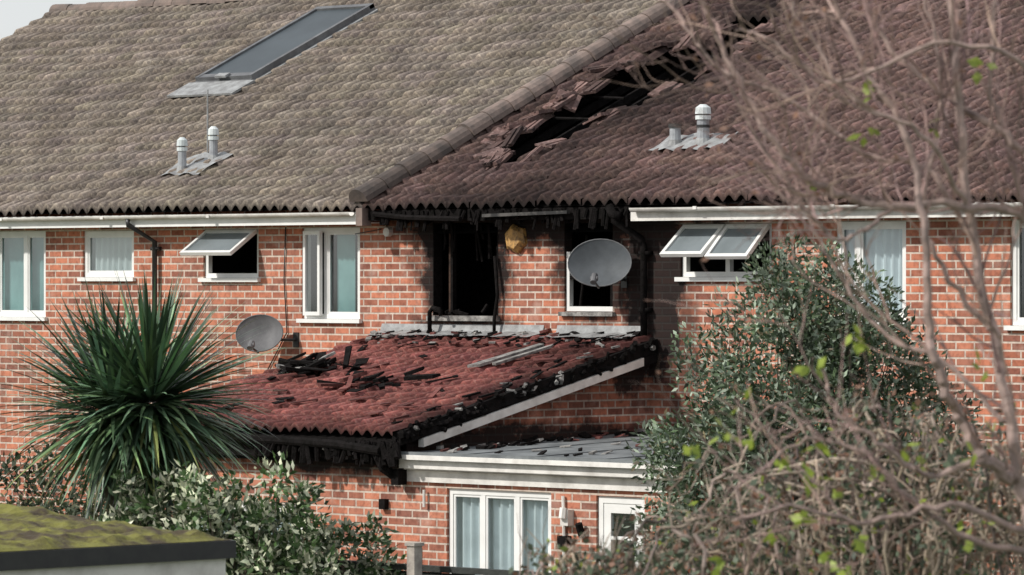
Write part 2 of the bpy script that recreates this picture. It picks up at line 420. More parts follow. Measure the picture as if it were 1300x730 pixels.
def halfround(mb, p, q, r, L, n=8, up=Vector((0, 0, 1)), tf=None):
    p, q = Vector(p), Vector(q); d = q-p; tot = d.length; d.normalize(); side = d.cross(up).normalized(); u2 = side.cross(d)
    k = int(tot/L)
    for i in range(k):
        a = p+d*(tot*i/k); b = p+d*(tot*(i+1)/k-.012)
        t = U(.75, 1.2)*(tf(a) if tf else 1); mb.t = (t, t, t)
        off = u2*U(-.012, .012)+side*U(-.012, .012)
        A = []; B = []
        for j in range(n+1):
            an = math.pi*j/n
            o = side*math.cos(an)*r+u2*math.sin(an)*r+off
            A.append(mb.av(a+o*1.08)); B.append(mb.av(b+o))
        for j in range(n): mb.f.append([A[j], A[j+1], B[j+1], B[j]]); mb.m.append(0)
        mb.f.append(A); mb.m.append(0); mb.f.append(B[::-1]); mb.m.append(0)
    mb.t = (1, 1, 1)
mb = MB(); halfround(mb, (XL-.1, YR, ZR+.03), (XP, YR, ZR+.03), .13, .42)
mb.done('ridge_tiles', [M_ridge], house)
mb = MB(); halfround(mb, (XP, YR, ZR+.03), (XR, YR, ZR+.03), .13, .42)
halfround(mb, (XP-.02, -.45, rz(-.45)+.10), (XP-.02, YR, ZR+.10), .16, .42, tf=lambda a: min(1.15, .45+.3*max(0, a.y)))
mb.box(XP-.08, XP+.04, -.46, -.30, 4.9, 5.13)
mb.done('party_wall_ridge', [M_ridge], houseB)
mb = MB()
mb.hexa([(XL-.16, -.42, rz(-.42)-.16), (XL-.1, -.42, rz(-.42)-.16), (XL-.1, YR, ZR-.16), (XL-.16, YR, ZR-.16), (XL-.16, -.42, rz(-.42)+.05), (XL-.1, -.42, rz(-.42)+.05), (XL-.1, YR, ZR+.05), (XL-.16, YR, ZR+.05)])
mb.box(XL-.1, XP-.1, -.36, -.33, 4.92, 5.08); mb.box(XL-.1, XP, -.33, 0-.001, 4.935, 4.95)
mb.done('fascia', [M_white], house)
def gutter(mb, x0, x1, z0, z1, y=-.425, r=.052):
    n = 8; k = max(1, int((x1-x0)/1.0)); rows = []
    for i in range(k+1):
        t = i/k; x = x0+(x1-x0)*t; z = z0+(z1-z0)*t
        rows.append([(x, y+r*math.cos(math.pi+math.pi*j/n), z+r*math.sin(math.pi+math.pi*j/n)) for j in range(n+1)])
    for a, b in zip(rows, rows[1:]):
        for j in range(n): mb.face([a[j], a[j+1], b[j+1], b[j]])
    for i in range(int((x1-x0)/2.2)):
        x = x0+1.1+i*2.2; mb.box(x-.03, x+.03, y-r-.008, y-r+.002, z0-.03, z0+.008)
mb = MB(); gutter(mb, XL-.1, XP-.2, 5.06, 5.08); mb.done('gutter', [M_whited], house)
mb = MB(); gutter(mb, 2.5, XR, 5.08, 5.06)
mb.box(2.42, XR, -.36, -.33, 4.92, 5.08); mb.box(2.42, XR, -.33, -.001, 4.935, 4.95)
mb.done('gutter_fascia', [M_whited], houseB)
mb = MB()
mb.box(XP+.04, -.5, -.35, -.31, 4.97, 5.1); mb.box(-.45, 2.4, -.35, -.31, 4.95, 5.1); mb.box(XP+.1, 2.4, -.31, -.001, 4.98, 4.99)
for i in range(60):
    x = U(XP+.1, 2.4); mb.tube([(x, -.36, 5.08), (x+U(-.06, .06), -.38, 5.0-U(0, .18))], U(.012, .035), 5)
mb.tube([(XP+.2, -.4, 5.05), (-1.5, -.42, 5.0), (-.5, -.43, 4.97)], .035, 6)
mb.hexa([(-.1, -.44, 4.99), (1.4, -.44, 5.02), (1.4, -.38, 5.02), (-.1, -.38, 4.99), (-.1, -.44, 5.03), (1.4, -.44, 5.06), (1.4, -.38, 5.06), (-.1, -.38, 5.03)], 1)
mb.done('burnt_eaves', [M_char, simple('scorched_grey', (.08, .075, .07), (.012, .012, .012), .8, 5, lo=.40, hi=.55)], houseB)

# skylight
mb = MB(); xa, xb, ya, yb = -10.12, -8.88, 3.35, 6.05
def sl(x, y, h): n = Vector((0, -.425, .905)); return Vector((x, y, rz(y)))+n*h
def slab(xa, xb, ya, yb, h0, h1, m):
    mb.hexa([sl(xa, ya, h0), sl(xb, ya, h0), sl(xb, yb, h0), sl(xa, yb, h0), sl(xa, ya, h1), sl(xb, ya, h1), sl(xb, yb, h1), sl(xa, yb, h1)], m)
slab(xa, xb, ya, yb, -.03, .15, 0)
slab(xa, xa+.07, ya+.25, yb, .15, .21, 0); slab(xb-.07, xb, ya+.25, yb, .15, .21, 0); slab(xa, xb, yb-.09, yb+.0, .152, .212, 0); slab(xa+.07, xb-.07, ya+.25, ya+.36, .15, .205, 0)
slab(xa+.07, xb-.07, ya+.36, yb-.09, .15, .18, 1)
slab(xa-.1, xb+.1, ya-.24, ya+.2, .12, .152, 2)
slab(xa+.5, xa+.74, ya+.2, ya+.3, .206, .24, 2)
slab(xa-.08, xa-.003, ya, yb, .03, .12, 2); slab(xb+.003, xb+.08, ya, yb, .03, .12, 2)
mb.done('skylight', [M_alu, M_skyl, M_lead], house)

def vent(mb, x, y, h, r, cap=True):
    z = rz(y)
    mb.tube([(x, y, z-.05), (x, y, z+h)], r, 12, 0)
    mb.tube([(x, y, z-.02), (x, y, z+.17)], [r*1.9, r*1.15], 12, 1)
    if cap:
        mb.tube([(x, y, z+h-.02), (x, y, z+h+.03)], r*1.25, 12, 2)
        mb.tube([(x, y, z+h+.05), (x, y, z+h+.13), (x, y, z+h+.17)], [r*1.3, r*1.2, r*.5], 12, 2)
        mb.tube([(x, y, z+h+.03), (x, y, z+h+.05)], r*.8, 12, 1)
def flash(mb, xa, xb, ya, yb, m=1):
    n = 8
    for i in range(n):
        for j in range(4):
            P = []
            for (a, b) in ((i, j), (i+1, j), (i+1, j+1), (i, j+1)):
                x = xa+(xb-xa)*a/n; y = ya+(yb-ya)*b/4; P.append((x, y, rz(y)+.135+.02*math.sin(x*17+y*9)))
            mb.face(P, m)
mb = MB(); vent(mb, -7.08, .62, .40, .06); vent(mb, -6.80, .95, .40, .06); flash(mb, -7.35, -6.55, .45, 1.1)
mb.tube([(-7.15, 1.15, 5.8), (-7.15, 1.15, 6.85)], .012, 6, 1)
mb.done('roof_vents', [M_galv, M_lead, M_blind], house)
mb = MB(); vent(mb, 1.88, 1.02, .34, .07, False); vent(mb, 2.33, 1.05, .42, .078); flash(mb, 1.6, 2.75, .82, 1.25)
mb.tube([(1.88, 1.02, rz(1.02)+.32), (1.88, 1.02, rz(1.02)+.37)], .085, 12, 3)
mb.tube([(2.33, 1.05, rz(1.05)+.30), (2.33, 1.05, rz(1.05)+.335)], .086, 12, 3)
mb.done('roof_vents', [M_galv, M_lead, M_blind, M_black], houseB)

# downpipes
mb = MB(); mb.tube([(-7.0, -.43, 5.03), (-7.0, -.43, 4.95), (-6.86, -.07, 4.72), (-6.86, -.07, 2.6), (-6.86, -.07, GZ)], .036, 10)
for z in (4.6, 3.6, 2.6): mb.box(-6.93, -6.79, -.09, -.002, z, z+.05)
mb.tube([(-4.25, -.02, 4.9), (-4.28, -.02, 4.2), (-4.22, -.02, 3.5), (-4.6, -.02, 3.0)], .009, 5)
mb.tube([(-2.9, -.012, 4.8), (-2.4, -.012, 4.86)], .006, 4)
mb.done('downpipe', [M_black], house, True)
mb = MB(); mb.tube([(2.2, -.43, 5.06), (2.2, -.43, 4.93), (2.36, -.1, 4.70), (2.38, -.08, 4.6), (2.38, -.08, 3.5)], .045, 10)
mb.tube([(2.12, -.43, 5.1), (2.2, -.44, 5.0), (2.3, -.42, 4.98)], .06, 8)
for z in (4.5, 3.8): mb.box(2.3, 2.46, -.1, -.002, z, z+.05)
mb.tube([(-1.35, -.15, 3.5), (-1.35, -.15, 3.78), (-1.28, -.16, 3.84), (-1.15, -.17, 3.82), (-1.12, -.17, 3.74)], .03, 8)
mb.tube([(-.2, -.12, 3.45), (-.22, -.1, 3.7), (-.18, -.08, 4.0), (-.26, -.05, 4.5)], .022, 6)
mb.done('downpipe_burnt', [M_char], houseB, True)
mb = MB()
mb.tube([(-2.25, -.07, 4.82), (-2.25, 0, 4.82)], .06, 10, 0)
mb.X = Matrix.Translation((.1, -.05, 4.72)) @ Matrix.Rotation(math.pi/2, 4, 'X')
mb.tube([(0, 0, -.05), (0, 0, .0), (0, 0, .05)], [.19, .19, .13], 6, 1); mb.X = None
mb.done('alarm_box', [M_whited, M_yel], houseB)

# ------------------------------------------------------------ rear extension of burnt house
EY = -4.15
def ez(Y): return 2.38+.24*(Y+4.45)
eo = [(3.08, 4.78, .62, 1.78), (5.49, 6.24, GZ+.05, 1.77), (-1.6, .6, .5, 1.5)]
mb = MB(); wall(mb, -2.3, 6.8, GZ, 2.05, EY, eo)
mb.face([(-2.3, EY, 2.05), (2.4, EY, 2.05), (2.4, EY, ez(EY)-.03), (-2.3, EY, ez(EY)-.03)])
for xx in (-2.3, 2.4):
    mb.face([(xx, EY, GZ), (xx, 0, GZ), (xx, 0, ez(0)-.05), (xx, EY, ez(EY)-.05)])
mb.face([(6.8, EY, GZ), (6.8, -.001, GZ), (6.8, -.001, 2.2), (6.8, EY, 2.05)])
mb.box(2.41, 6.78, EY+.2, -.01, 1.9, 1.95)
mb.done('extension_wall', [M_brickB], houseB)
window(houseB, eo[0], EY, lights=(0, .33, .66, 1), blind=(M_net, 'fold', 3.1, 4.76, .6), part='extension_window')
window(houseB, eo[2], EY, lights=(0, .5, 1), blind=(M_net, 'fold', -1.6, .6, .5), part='extension_window')
mb = MB(); a, b = EY+.03, EY+.1
mb.box(5.5, 6.23, a, b, 1.69, 1.765); mb.box(5.5, 5.57, a, b, GZ+.05, 1.69); mb.box(6.16, 6.23, a, b, GZ+.05, 1.69)
mb.box(5.57, 5.68, a+.01, b-.01, GZ+.05, 1.69); mb.box(6.05, 6.16, a+.01, b-.01, GZ+.05, 1.69); mb.box(5.68, 6.05, a+.01, b-.01, 1.58, 1.69); mb.box(5.68, 6.05, a+.01, b-.01, GZ+.05, .7)
mb.face([(5.68, a+.035, .7), (6.05, a+.035, .7), (6.05, a+.035, 1.58), (5.68, a+.035, 1.58)], 1); mb.box(5.68, 6.05, a+.015, b-.02, 1.28, 1.32); mb.box(6.07, 6.09, a-.03, a+.01, .85, .98, 2)
mb.done('back_door', [M_white, M_glass, M_black], houseB)
mb = MB()
mb.box(5.02, 5.14, EY-.1, EY-.002, 1.42, 1.60, 0); mb.tube([(5.08, EY-.1, 1.62), (5.08, EY-.12, 1.5)], .05, 8, 0)
mb.tube([(5.0, EY-.03, 1.75), (5.02, EY-.03, 1.2), (4.98, EY-.03, .6)], .02, 6, 0); mb.box(4.95, 5.1, EY-.08, EY-.002, 1.15, 1.3, 1)
mb.tube([(5.2, EY-.04, .95), (5.2, EY-.04, .4)], .035, 8, 1); mb.box(5.2, 5.35, EY-.08, EY-.002, .95, 1.05, 0)
mb.tube([(5.3, EY-.03, 1.3), (5.3, EY-.09, 1.45)], .045, 8, 1)
mb.tube([(2.75, EY-.05, 1.75), (2.75, EY-.05, 1.55)], .018, 8, 2)
mb.tube([(2.6, EY-.04, 1.1), (2.6, EY-.04, .9)], .05, 8, 2); mb.box(2.0, 2.1, EY-.07, EY-.002, 1.5, 1.62, 1)
mb.done('wall_fittings', [M_whited, M_char, M_whited], houseB)
mb = MB()
def fz(y): return 2.33+.15*y/4.3
n = 12
for i in range(24):
    for j in range(n):
        P = []
        for a, b in ((i, j), (i+1, j), (i+1, j+1), (i, j+1)):
            x = 2.41+(6.9-2.41)*a/24; y = -4.33+4.32*b/n
            P.append((x, y, fz(y)+.012*noise.noise(Vector((x*1.5, y*1.5, 0)))))
        mb.face(P)
mb.box(2.43, 6.92, -4.36, -4.32, 2.10, 2.195)
mb.box(6.88, 6.92, -4.32, 0, 2.12, 2.3)
for xx in (3.5, 4.6, 5.7): mb.hexa([(xx, -4.32, fz(-4.32)-.01), (xx+.05, -4.32, fz(-4.32)-.01), (xx+.05, -.02, fz(0)-.01), (xx, -.02, fz(0)-.01), (xx, -4.32, fz(-4.32)+.012), (xx+.05, -4.32, fz(-4.32)+.012), (xx+.05, -.02, fz(0)+.012), (xx, -.02, fz(0)+.012)])
mb.done('flat_roof', [M_felt], houseB)
mb = MB(); mb.box(2.45, 6.9, -4.318, -4.29, 2.0, 2.17); mb.box(2.5, 6.88, -4.285, EY-.002, 1.985, 2.0); mb.box(2.45, 6.88, -4.2, EY-.003, 1.84, 1.975)
mb.box(2.43, 6.93, -4.395, -4.365, 2.105, 2.16)
mb.done('flat_roof_fascia', [M_whited], houseB)
def skE(x, y):
    return noise.noise(Vector((x*2.1, y*2.1, 9))) > .60 or (-2.05 < x < -1.5 and -2.1 < y < -1.75)
def tE(x, y):
    a = max(0, 1.1-math.hypot((x-1.9)/1.0, (y+.4)/2.0)); b = max(0, .9-abs(y+4.45)/.9); c = max(0, .7-abs(y)/.5)
    d = max(0, 1-math.hypot((x+1.7)/.7, (y+1.9)/.6))*.8
    e = max(0, 1-abs(x-2.45)/.5)
    g = max(0, noise.noise(Vector((x*.9, y*.9, 5))))*.8
    return 1.1-.85*min(1, max(a, b*.8, c, d, e, g))
mb = MB()
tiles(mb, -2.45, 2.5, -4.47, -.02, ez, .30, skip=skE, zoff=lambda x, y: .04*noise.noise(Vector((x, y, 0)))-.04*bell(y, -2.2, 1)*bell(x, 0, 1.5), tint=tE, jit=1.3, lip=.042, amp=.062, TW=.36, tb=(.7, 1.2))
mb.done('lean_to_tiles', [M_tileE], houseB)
mb = MB()
mb.face([(-2.4, -4.4, ez(-4.4)-.05), (2.45, -4.4, ez(-4.4)-.05), (2.45, -.01, ez(0)-.05), (-2.4, -.01, ez(0)-.05)])
def rake(x0, x1, y0, y1, d0, d1, m):
    mb.hexa([(x0, y0, ez(y0)+d0), (x1, y0, ez(y0)+d0), (x1, y1, ez(y1)+d0), (x0, y1, ez(y1)+d0), (x0, y0, ez(y0)+d1), (x1, y0, ez(y0)+d1), (x1, y1, ez(y1)+d1), (x0, y1, ez(y1)+d1)], m)
rake(2.42, 2.56, -4.4, -.02, -.13, .03, 0)
rake(2.50, 2.59, -4.05, -.3, -.235, -.135, 1)
rake(2.44, 2.57, -.295, -.02, -.25, -.135, 0)
mb.box(-2.4, 2.5, -4.42, -4.37, 2.08, 2.34, 0); mb.box(-2.4, 2.45, -4.36, EY-.003, 2.04, 2.07, 0)
mb.tube([(-2.4, -4.5, 2.33), (.5, -4.5, 2.29), (1.6, -4.5, 2.26), (2.35, -4.52, 2.2)], .055, 8, 0)
for i in range(90):
    y = U(-4.4, -.1); mb.tube([(2.5, y, ez(y)+U(-.1, .05)), (2.58+U(0, .04), y+U(-.25, .25), ez(y)+U(-.12, .08))], U(.012, .04), 5, 0 if R() < .9 else 2)
for i in range(60):
    x = 2.55-2.4*R()**1.5; mb.tube([(x, -4.45-U(0, .06), 2.3), (x+U(-.12, .12), -4.45-U(0, .06), 2.25-U(.02, .26))], U(.015, .045), 5, 0 if R() < .95 else 2)
mb.tube([(2.2, -4.46, 2.2), (2.28, -4.4, 2.0), (2.36, -4.28, 1.88)], [.06, .07, .05], 8, 0)
mb.box(2.34, 2.46, -4.34, -4.2, 1.80, 1.98, 0)
mb.done('lean_to_timbers', [M_char, M_whited, M_ash], houseB)
mb = MB(); n = 60
for i in range(n):
    x = -2.4+4.7*i/n; x2 = x+4.7/n
    if .55 < x < .75: continue
    y1 = -.28-.03*math.sin(i*.9)
    mb.face([(x, -.004, ez(0)+.18), (x2, -.004, ez(0)+.18), (x2, -.03, ez(0)+.09+.01*math.sin(i*1.3+1.3)), (x, -.03, ez(0)+.09+.01*math.sin(i*1.3))])
    mb.face([(x2, -.03, ez(0)+.09+.01*math.sin(i*1.3+1.3)), (x, -.03, ez(0)+.09+.01*math.sin(i*1.3)), (x, y1, ez(y1)+.105), (x2, y1, ez(y1)+.105)][::-1])
mb.done('lead_flashing', [M_lead], houseB)
deb = MB()
def piece(x, y, zf, L, Wd, T, yaw, m, lift=.08, pit=0):
    deb.X = Matrix.Translation((x, y, zf(y)+lift)) @ Matrix.Rotation(math.atan(.24), 4, 'X') @ Matrix.Rotation(yaw, 4, 'Z') @ Matrix.Rotation(pit, 4, 'Y')
    a, b, c, d = [U(.7, 1.05) for _ in range(4)]
    deb.t = (U(.3, .9),)*3
    deb.hexa([(-L*a, -Wd*b, 0), (L*c, -Wd, 0), (L, Wd*d, 0), (-L, Wd*a, 0), (-L*a, -Wd*b, T), (L*c, -Wd, T), (L, Wd*d, T*.7), (-L, Wd*a, T)], m); deb.X = None
for i in range(34): piece(-1.75+random.gauss(0, .28), -1.9+random.gauss(0, .2), ez, U(.04, .28), U(.02, .09), U(.01, .05), U(0, 3), 0 if R() < .9 else 1, U(.07, .16), U(-.4, .4))
for i in range(26): piece(.05+random.gauss(0, .35), -2.55+random.gauss(0, .18), ez, U(.04, .24), U(.02, .08), U(.01, .05), U(0, 3), random.choice((0, 0, 0, 3, 3)), U(.07, .13), U(-.25, .25))
for i in range(30): piece(U(-2.0, 2.2), U(-3.9, -.6), ez, U(.04, .2), U(.02, .08), U(.01, .02), U(0, 3), random.choice((0, 0, 3, 3)), U(.08, .11), U(-.15, .15))
for i in range(130): piece(U(-2.3, 2.3), -U(.05, .8)**1.4, ez, U(.02, .09), U(.015, .045), U(.01, .03), U(0, 3), random.choice((0, 0, 1, 3)), U(.07, .11), U(-.25, .25))
for i in range(26): piece(U(2.2, 2.5), -U(.1, 4.2), ez, U(.03, .16), U(.02, .04), U(.01, .03), U(1.2, 1.9), random.choice((0, 0, 0, 1, 3)), U(.06, .1), U(-.2, .2))
piece(1.2, -1.28, ez, .58, .085, .035, math.pi/2-.12, 1, .11); piece(1.42, -1.18, ez, .5, .05, .03, math.pi/2-.1, 1, .105)
for i in range(36): piece(U(2.5, 6.6), -U(.1, 4.1), lambda y: fz(y)-.07, U(.02, .09), U(.02, .04), U(.01, .03), U(0, 3), random.choice((0, 1, 1, 3)), .08, U(-.1, .1))
for i in range(60): piece(U(2.45, 3.0), -U(.1, 4.1), lambda y: fz(y)-.07, U(.03, .11), U(.02, .05), U(.01, .04), U(0, 3), random.choice((0, 0, 1, 3)), .08, U(-.3, .3))
deb.done('fire_debris', [M_char, M_ash, M_white, M_tileE])

# ------------------------------------------------------------ satellite dishes
def dish(x, y, z, w, h, yaw, pitch, mount, mat):
    e = empty('satellite_dish')
    X = Matrix.Translation((x, y, z)) @ Matrix.Rotation(yaw, 4, 'Z') @ Matrix.Rotation(pitch, 4, 'X')
    mb = MB(); mb.X = X; rings = 7; n = 32
    for side, off in ((0, 0), (1, .012)):
        g = []
        for k in range(rings+1):
            r = k/rings
            g.append([mb.av((w/2*r*math.cos(2*math.pi*j/n), .09*(1-r*r)+off, h/2*r*math.sin(2*math.pi*j/n))) for j in range(n)])
        for k in range(rings):
            for j in range(n):
                q = [g[k][j], g[k][(j+1) % n], g[k+1][(j+1) % n], g[k+1][j]]
                mb.f.append(q if side == 0 else q[::-1]); mb.m.append(0)
    mb.tube([(w/2*math.cos(2*math.pi*j/n), .006, h/2*math.sin(2*math.pi*j/n)) for j in range(n+1)], .009, 6, 1, False)
    mb.X = None; mb.done('reflector', [mat, M_alu], e, True)
    mb = MB(); mb.X = X
    mb.tube([(0, .1, -h*.30), (0, .02, -h*.52), (0, -.30, -h*.5)], .016, 6, 0)
    mb.tube([(0, -.31, -h*.5-.03), (0, -.24, -h*.36)], .04, 10, 1); mb.tube([(-.045, -.27, -h*.45), (.045, -.27, -h*.45)], .03, 8, 1)
    mb.box(-.05, .05, .1, .16, -.1, .08, 0); mb.X = None
    p = X @ Vector((0, .14, -.02)); q = Vector(mount)
    mb.tube([p, (p.x, p.y, q.z), (q.x, -.04, q.z), q], .02, 8, 0); mb.box(q.x-.05, q.x+.05, -.02, -.002, q.z-.1, q.z+.1, 0)
    mb.done('mount_arm', [M_black, M_dishl], e)
dish(-4.35, -.40, 3.49, .66, .50, math.radians(28), math.radians(-14), (-4.05, -.002, 3.40), M_dishl)
dish(1.93, -.40, 4.41, .80, .60, math.radians(32), math.radians(-14), (1.98, -.002, 4.2), M_dishg)

# ------------------------------------------------------------ vegetation helpers
def leafmesh(mb, p, d, up, L, w, m=0):
    s = d.cross(up)
    if s.length < 1e-4: s = d.cross(Vector((1, 0, 0)))
    s.normalize()
    i = [mb.av(p), mb.av(p+d*L*.45+s*w), mb.av(p+d*L), mb.av(p+d*L*.45-s*w)]
    mb.f.append(i); mb.m.append(m)
def rdir():
    z = U(-1, 1); a = U(0, 2*math.pi); r = math.sqrt(1-z*z); return Vector((r*math.cos(a), r*math.sin(a), z))
RT = Vector((S2, S2, 0)); DP = Vector((-S2, S2, 0))

M_leaf1 = simple('leaf_cordyline', (.11, .18, .085), (.065, .12, .06), .38, 3, tint=True)
M_trunk = simple('bark', (.16, .13, .10), (.08, .065, .05), .9, 14, bmp=.7)
M_leafS = simple('leaf_green_dark', (.10, .16, .06), (.05, .09, .035), .45, 9, tint=True, trans=.15)
M_leafC = simple('leaf_cream_margin', (.72, .72, .55), (.50, .54, .36), .5, 9, tint=True, trans=.15)
M_leafO = simple('leaf_olive', (.115, .145, .095), (.065, .09, .055), .6, 5, tint=True, trans=.15)
M_leafG = simple('leaf_silver', (.34, .39, .31), (.22, .27, .20), .6, 5, tint=True, trans=.1)
M_leafY = simple('leaf_yellow_green', (.36, .44, .07), (.24, .32, .05), .5, 9, tint=True, trans=.4)
M_twig = simple('bark_twig', (.34, .245, .215), (.19, .145, .13), .85, 12, tint=True)
M_bram = simple('bramble_stem', (.27, .22, .17), (.14, .11, .09), .85, 12, tint=True)
M_moss = simple('moss_felt', (.17, .165, .035), (.06, .045, .025), .95, 3.5, bmp=.8, lo=.4, hi=.6)
M_grass = simple('grass', (.05, .085, .025), (.08, .08, .035), .9, 2.0, bmp=.5)
M_fence = simple('fence_stained', (.035, .04, .035), (.02, .022, .02), .8, 9, bmp=.4)

# cordyline
P0 = Vector((8.06, -13.12, 3.02))
mb = MB(); mb.tube([(P0.x, P0.y, GZ), (P0.x+.08, P0.y, 1.2), (P0.x-.03, P0.y+.02, 2.4), P0], [.17, .13, .12, .10], 10, 1)
mb.tube([(P0.x+.05, P0.y, 1.6), (P0.x-.2, P0.y-.2, 2.3), (P0.x-.2, P0.y-.2, 2.9)], [.1, .08, .07], 8, 1)
for i in range(1450):
    d = rdir()
    if d.z < -.45 and R() < .25: continue
    c = P0+Vector((-.16, -.16, -.12)) if i % 3 == 0 else P0+Vector((.1, .1, 0))
    el = d.z
    L = U(.9, 1.34)
    droop = U(.06, .22)+(.40 if el < .1 else .10)*R()
    w = U(.018, .030); t = U(.25, .85)
    if R() < .33: t = U(1.3, 2.9)
    if el < -.35: t *= .7
    mb.t = (t*U(.9, 1.1), t, t*U(.85, 1.35))
    if el < -.3 and R() < .25: mb.t = (2.4*t, 1.6*t, 1.1*t)
    p = c+d*.1; side = d.cross(Vector((0, 0, 1)))
    if side.length < .1: side = Vector((1, 0, 0))
    side.normalize(); side = (side+rdir()*.35).normalized()
    ns = 6; prev = None; dd = d.copy()
    for k in range(ns+1):
        f = k/ns; ww = w*(.5+1.3*f) if f < .4 else w*(1.02*(1-(f-.4)/.6)**.8+.02)
        a = mb.av(p-side*ww); b2 = mb.av(p+side*ww)
        if prev: mb.f.append([prev[0], prev[1], b2, a]); mb.m.append(0)
        prev = (a, b2)
        dd = (dd+Vector((0, 0, -1))*droop*f*.55).normalized(); p = p+dd*(L/ns)
mb.done('cordyline_palm', [M_leaf1, M_trunk])

def bush(name, base, blobs, nclump, nleaf, cr, L, w, mats, tcol, stems=True):
    mb = MB(); B = Vector(base); wts = [b[3]**2 for b in blobs]
    for c in range(nclump):
        a, z, d, r = random.choices(blobs, wts)[0]
        v = rdir()*(r*U(.35, 1.0)**.6)
        ctr = B+RT*(a+v.x)+DP*(d+v.y)+Vector((0, 0, z+v.z))
        if ctr.z < GZ+.1: continue
        tb = U(.45, 1.35); rr = cr*U(.6, 1.3); ax = (v.normalized()+Vector((0, 0, .5))).normalized()
        if stems and c % 3 == 0:
            mb.t = (1, 1, 1); q = B+RT*a*.3+DP*d*.3; mid = (q+ctr)/2+rdir()*.15
            mb.tube([Vector((q.x, q.y, GZ)), mid, ctr], [.025, .014, .004], 4, 1, False)
        for l in range(nleaf):
            o = rdir()*rr*(R()**.4); p = ctr+o
            d1 = (rdir()+ax*.6+o.normalized()*.6).normalized()
            t = tb*U(.6, 1.35); cc = tcol(t, o, v)
            mb.t = cc[:3]; m = cc[3] if len(cc) > 3 else 0
            leafmesh(mb, p, d1, rdir(), L*U(.6, 1.2), w*U(.7, 1.2), m)
    return mb.done(name, mats)
def tc_ol(t, o, v):
    r = R()
    if r < .34: return (t, t*1.04, t, 2)
    if r < .40: return (t*2.4, t*1.5, t*1.4, 0)
    return (t*.95, t*1.1, t*.85, 0)
bush('olive_bush', (10.5, -6.3, 0), [(-.05, 2.4, 0, 1.3), (-.3, 3.2, 0, .95), (.0, 3.95, 0, .62), (.45, 3.75, 0, .6), (-.85, 2.3, 0, .75), (-.95, 1.4, 0, .75), (.95, 2.6, 0, .85), (.7, 1.2, 0, 1.0), (.6, 3.3, 0, .75), (-.2, .8, 0, 1.1)],
     560, 84, .25, .095, .018, [M_leafO, M_trunk, M_leafG], tc_ol)
def tc_sh(t, o, v):
    if R() < .42: return (t, t, t, 2)
    return (t*.85, t*.95, t*.8, 0)
bush('variegated_shrub', (9.25, -12.95, 0), [(.15, 1.55, -.3, .85), (-.8, 1.6, -.2, .75), (.85, 1.35, -.2, .75), (1.2, .8, -.2, .6), (-1.1, 1.25, .0, .7), (.2, .5, -.3, 1.0), (-.9, .4, -.3, .9), (.35, 1.98, -.3, .5), (-.55, 1.95, -.3, .5)],
     400, 62, .17, .10, .022, [M_leafS, M_trunk, M_leafC], tc_sh)
def tc_dk(t, o, v): return (t*.7, t*.75, t*.6, 0)
bush('hedge', (3.5, -9.5, 0), [(-2.0, 1.2, 0, 1.2), (-.6, 1.2, 0, 1.1), (-3.3, 1.3, 0, 1.1), (.7, 1.0, 0, .9), (1.9, .7, .3, .7)], 220, 60, .25, .09, .025, [M_leafO, M_trunk], tc_dk)
bush('hedge', (5.3, -12.4, 0), [(-.6, 1.3, 0, .9), (.4, 1.4, 0, .75), (1.2, 1.5, 0, .7), (-1.5, 1.5, 0, .9)], 200, 60, .22, .08, .02, [M_leafO, M_trunk], lambda t, o, v: (t*1.5, t*1.2, t*.8, 0) if R() < .4 else (t*.8, t*.8, t*.7, 0))
bush('hedge', (15.0, -9.0, 0), [(-1.0, .8, 0, .9), (.2, 1.0, 0, 1.0), (1.6, 1.2, 0, 1.1), (2.8, 1.4, 0, 1.2)], 160, 60, .25, .08, .02, [M_leafO, M_trunk], tc_dk)

# ------------------------------------------------------------ shed with mossy flat roof
e = empty('garden_shed'); sx, sy, sz = 13.96, -17.1, 2.11
mb = MB(); mb.box(sx-4.6, sx-.06, sy-5.5, sy-.06, GZ, sz-.14); mb.done('walls', [M_whited], e)
mb = MB()
mb.hexa([(sx-4.7, sy-5.6, sz-.0+.11), (sx, sy-5.6, sz-.15), (sx, sy, sz-.15), (sx-4.7, sy, sz+.11), (sx-4.7, sy-5.6, sz+.24), (sx, sy-5.6, sz-.01), (sx, sy, sz-.01), (sx-4.7, sy, sz+.24)])
mb.done('roof_edge', [M_black], e)
mb = MB(); nx, ny = 110, 110
def mz(i, j):
    x = i/nx; return sz-.008+.25*(1-x)+(.07*max(0, noise.noise(Vector((i*.13, j*.13, 0)))+.25)+.03*noise.noise(Vector((i*.5, j*.5, 4)))+.02)*min(1, (nx-i)/3, j/4, (ny-j)/4)
for i in range(nx):
    for j in range(ny):
        P = []
        for a, b in ((i, j), (i+1, j), (i+1, j+1), (i, j+1)):
            P.append((sx-4.66+4.64*a/nx, sy-5.55+5.53*b/ny, mz(a, b)+.004))
        mb.face(P)
mb.done('moss_roof', [M_moss], e)

mb = MB()
def fence(x0, x1, y, zt):
    x = x0
    while x < x1:
        mb.box(x, x+.14, y, y+.02, GZ, zt-.06+U(-.004, .004)); x += .146
    mb.box(x0, x1, y-.03, y+.05, zt-.055, zt, 0)
    xx = x0
    while xx < x1: mb.box(xx, xx+.1, y-.1, y-.005, GZ, zt-.06, 1); xx += 1.83
fence(8.0, 22.0, -12.0, 1.55)
mb.done('wooden_fence', [M_fence, M_trunk])
mb = MB(); mb.box(10.98, 11.08, -12.35, -12.25, GZ, 1.75); mb.box(10.965, 11.095, -12.365, -12.235, 1.75, 1.78)
mb.done('fence_post', [M_conc])

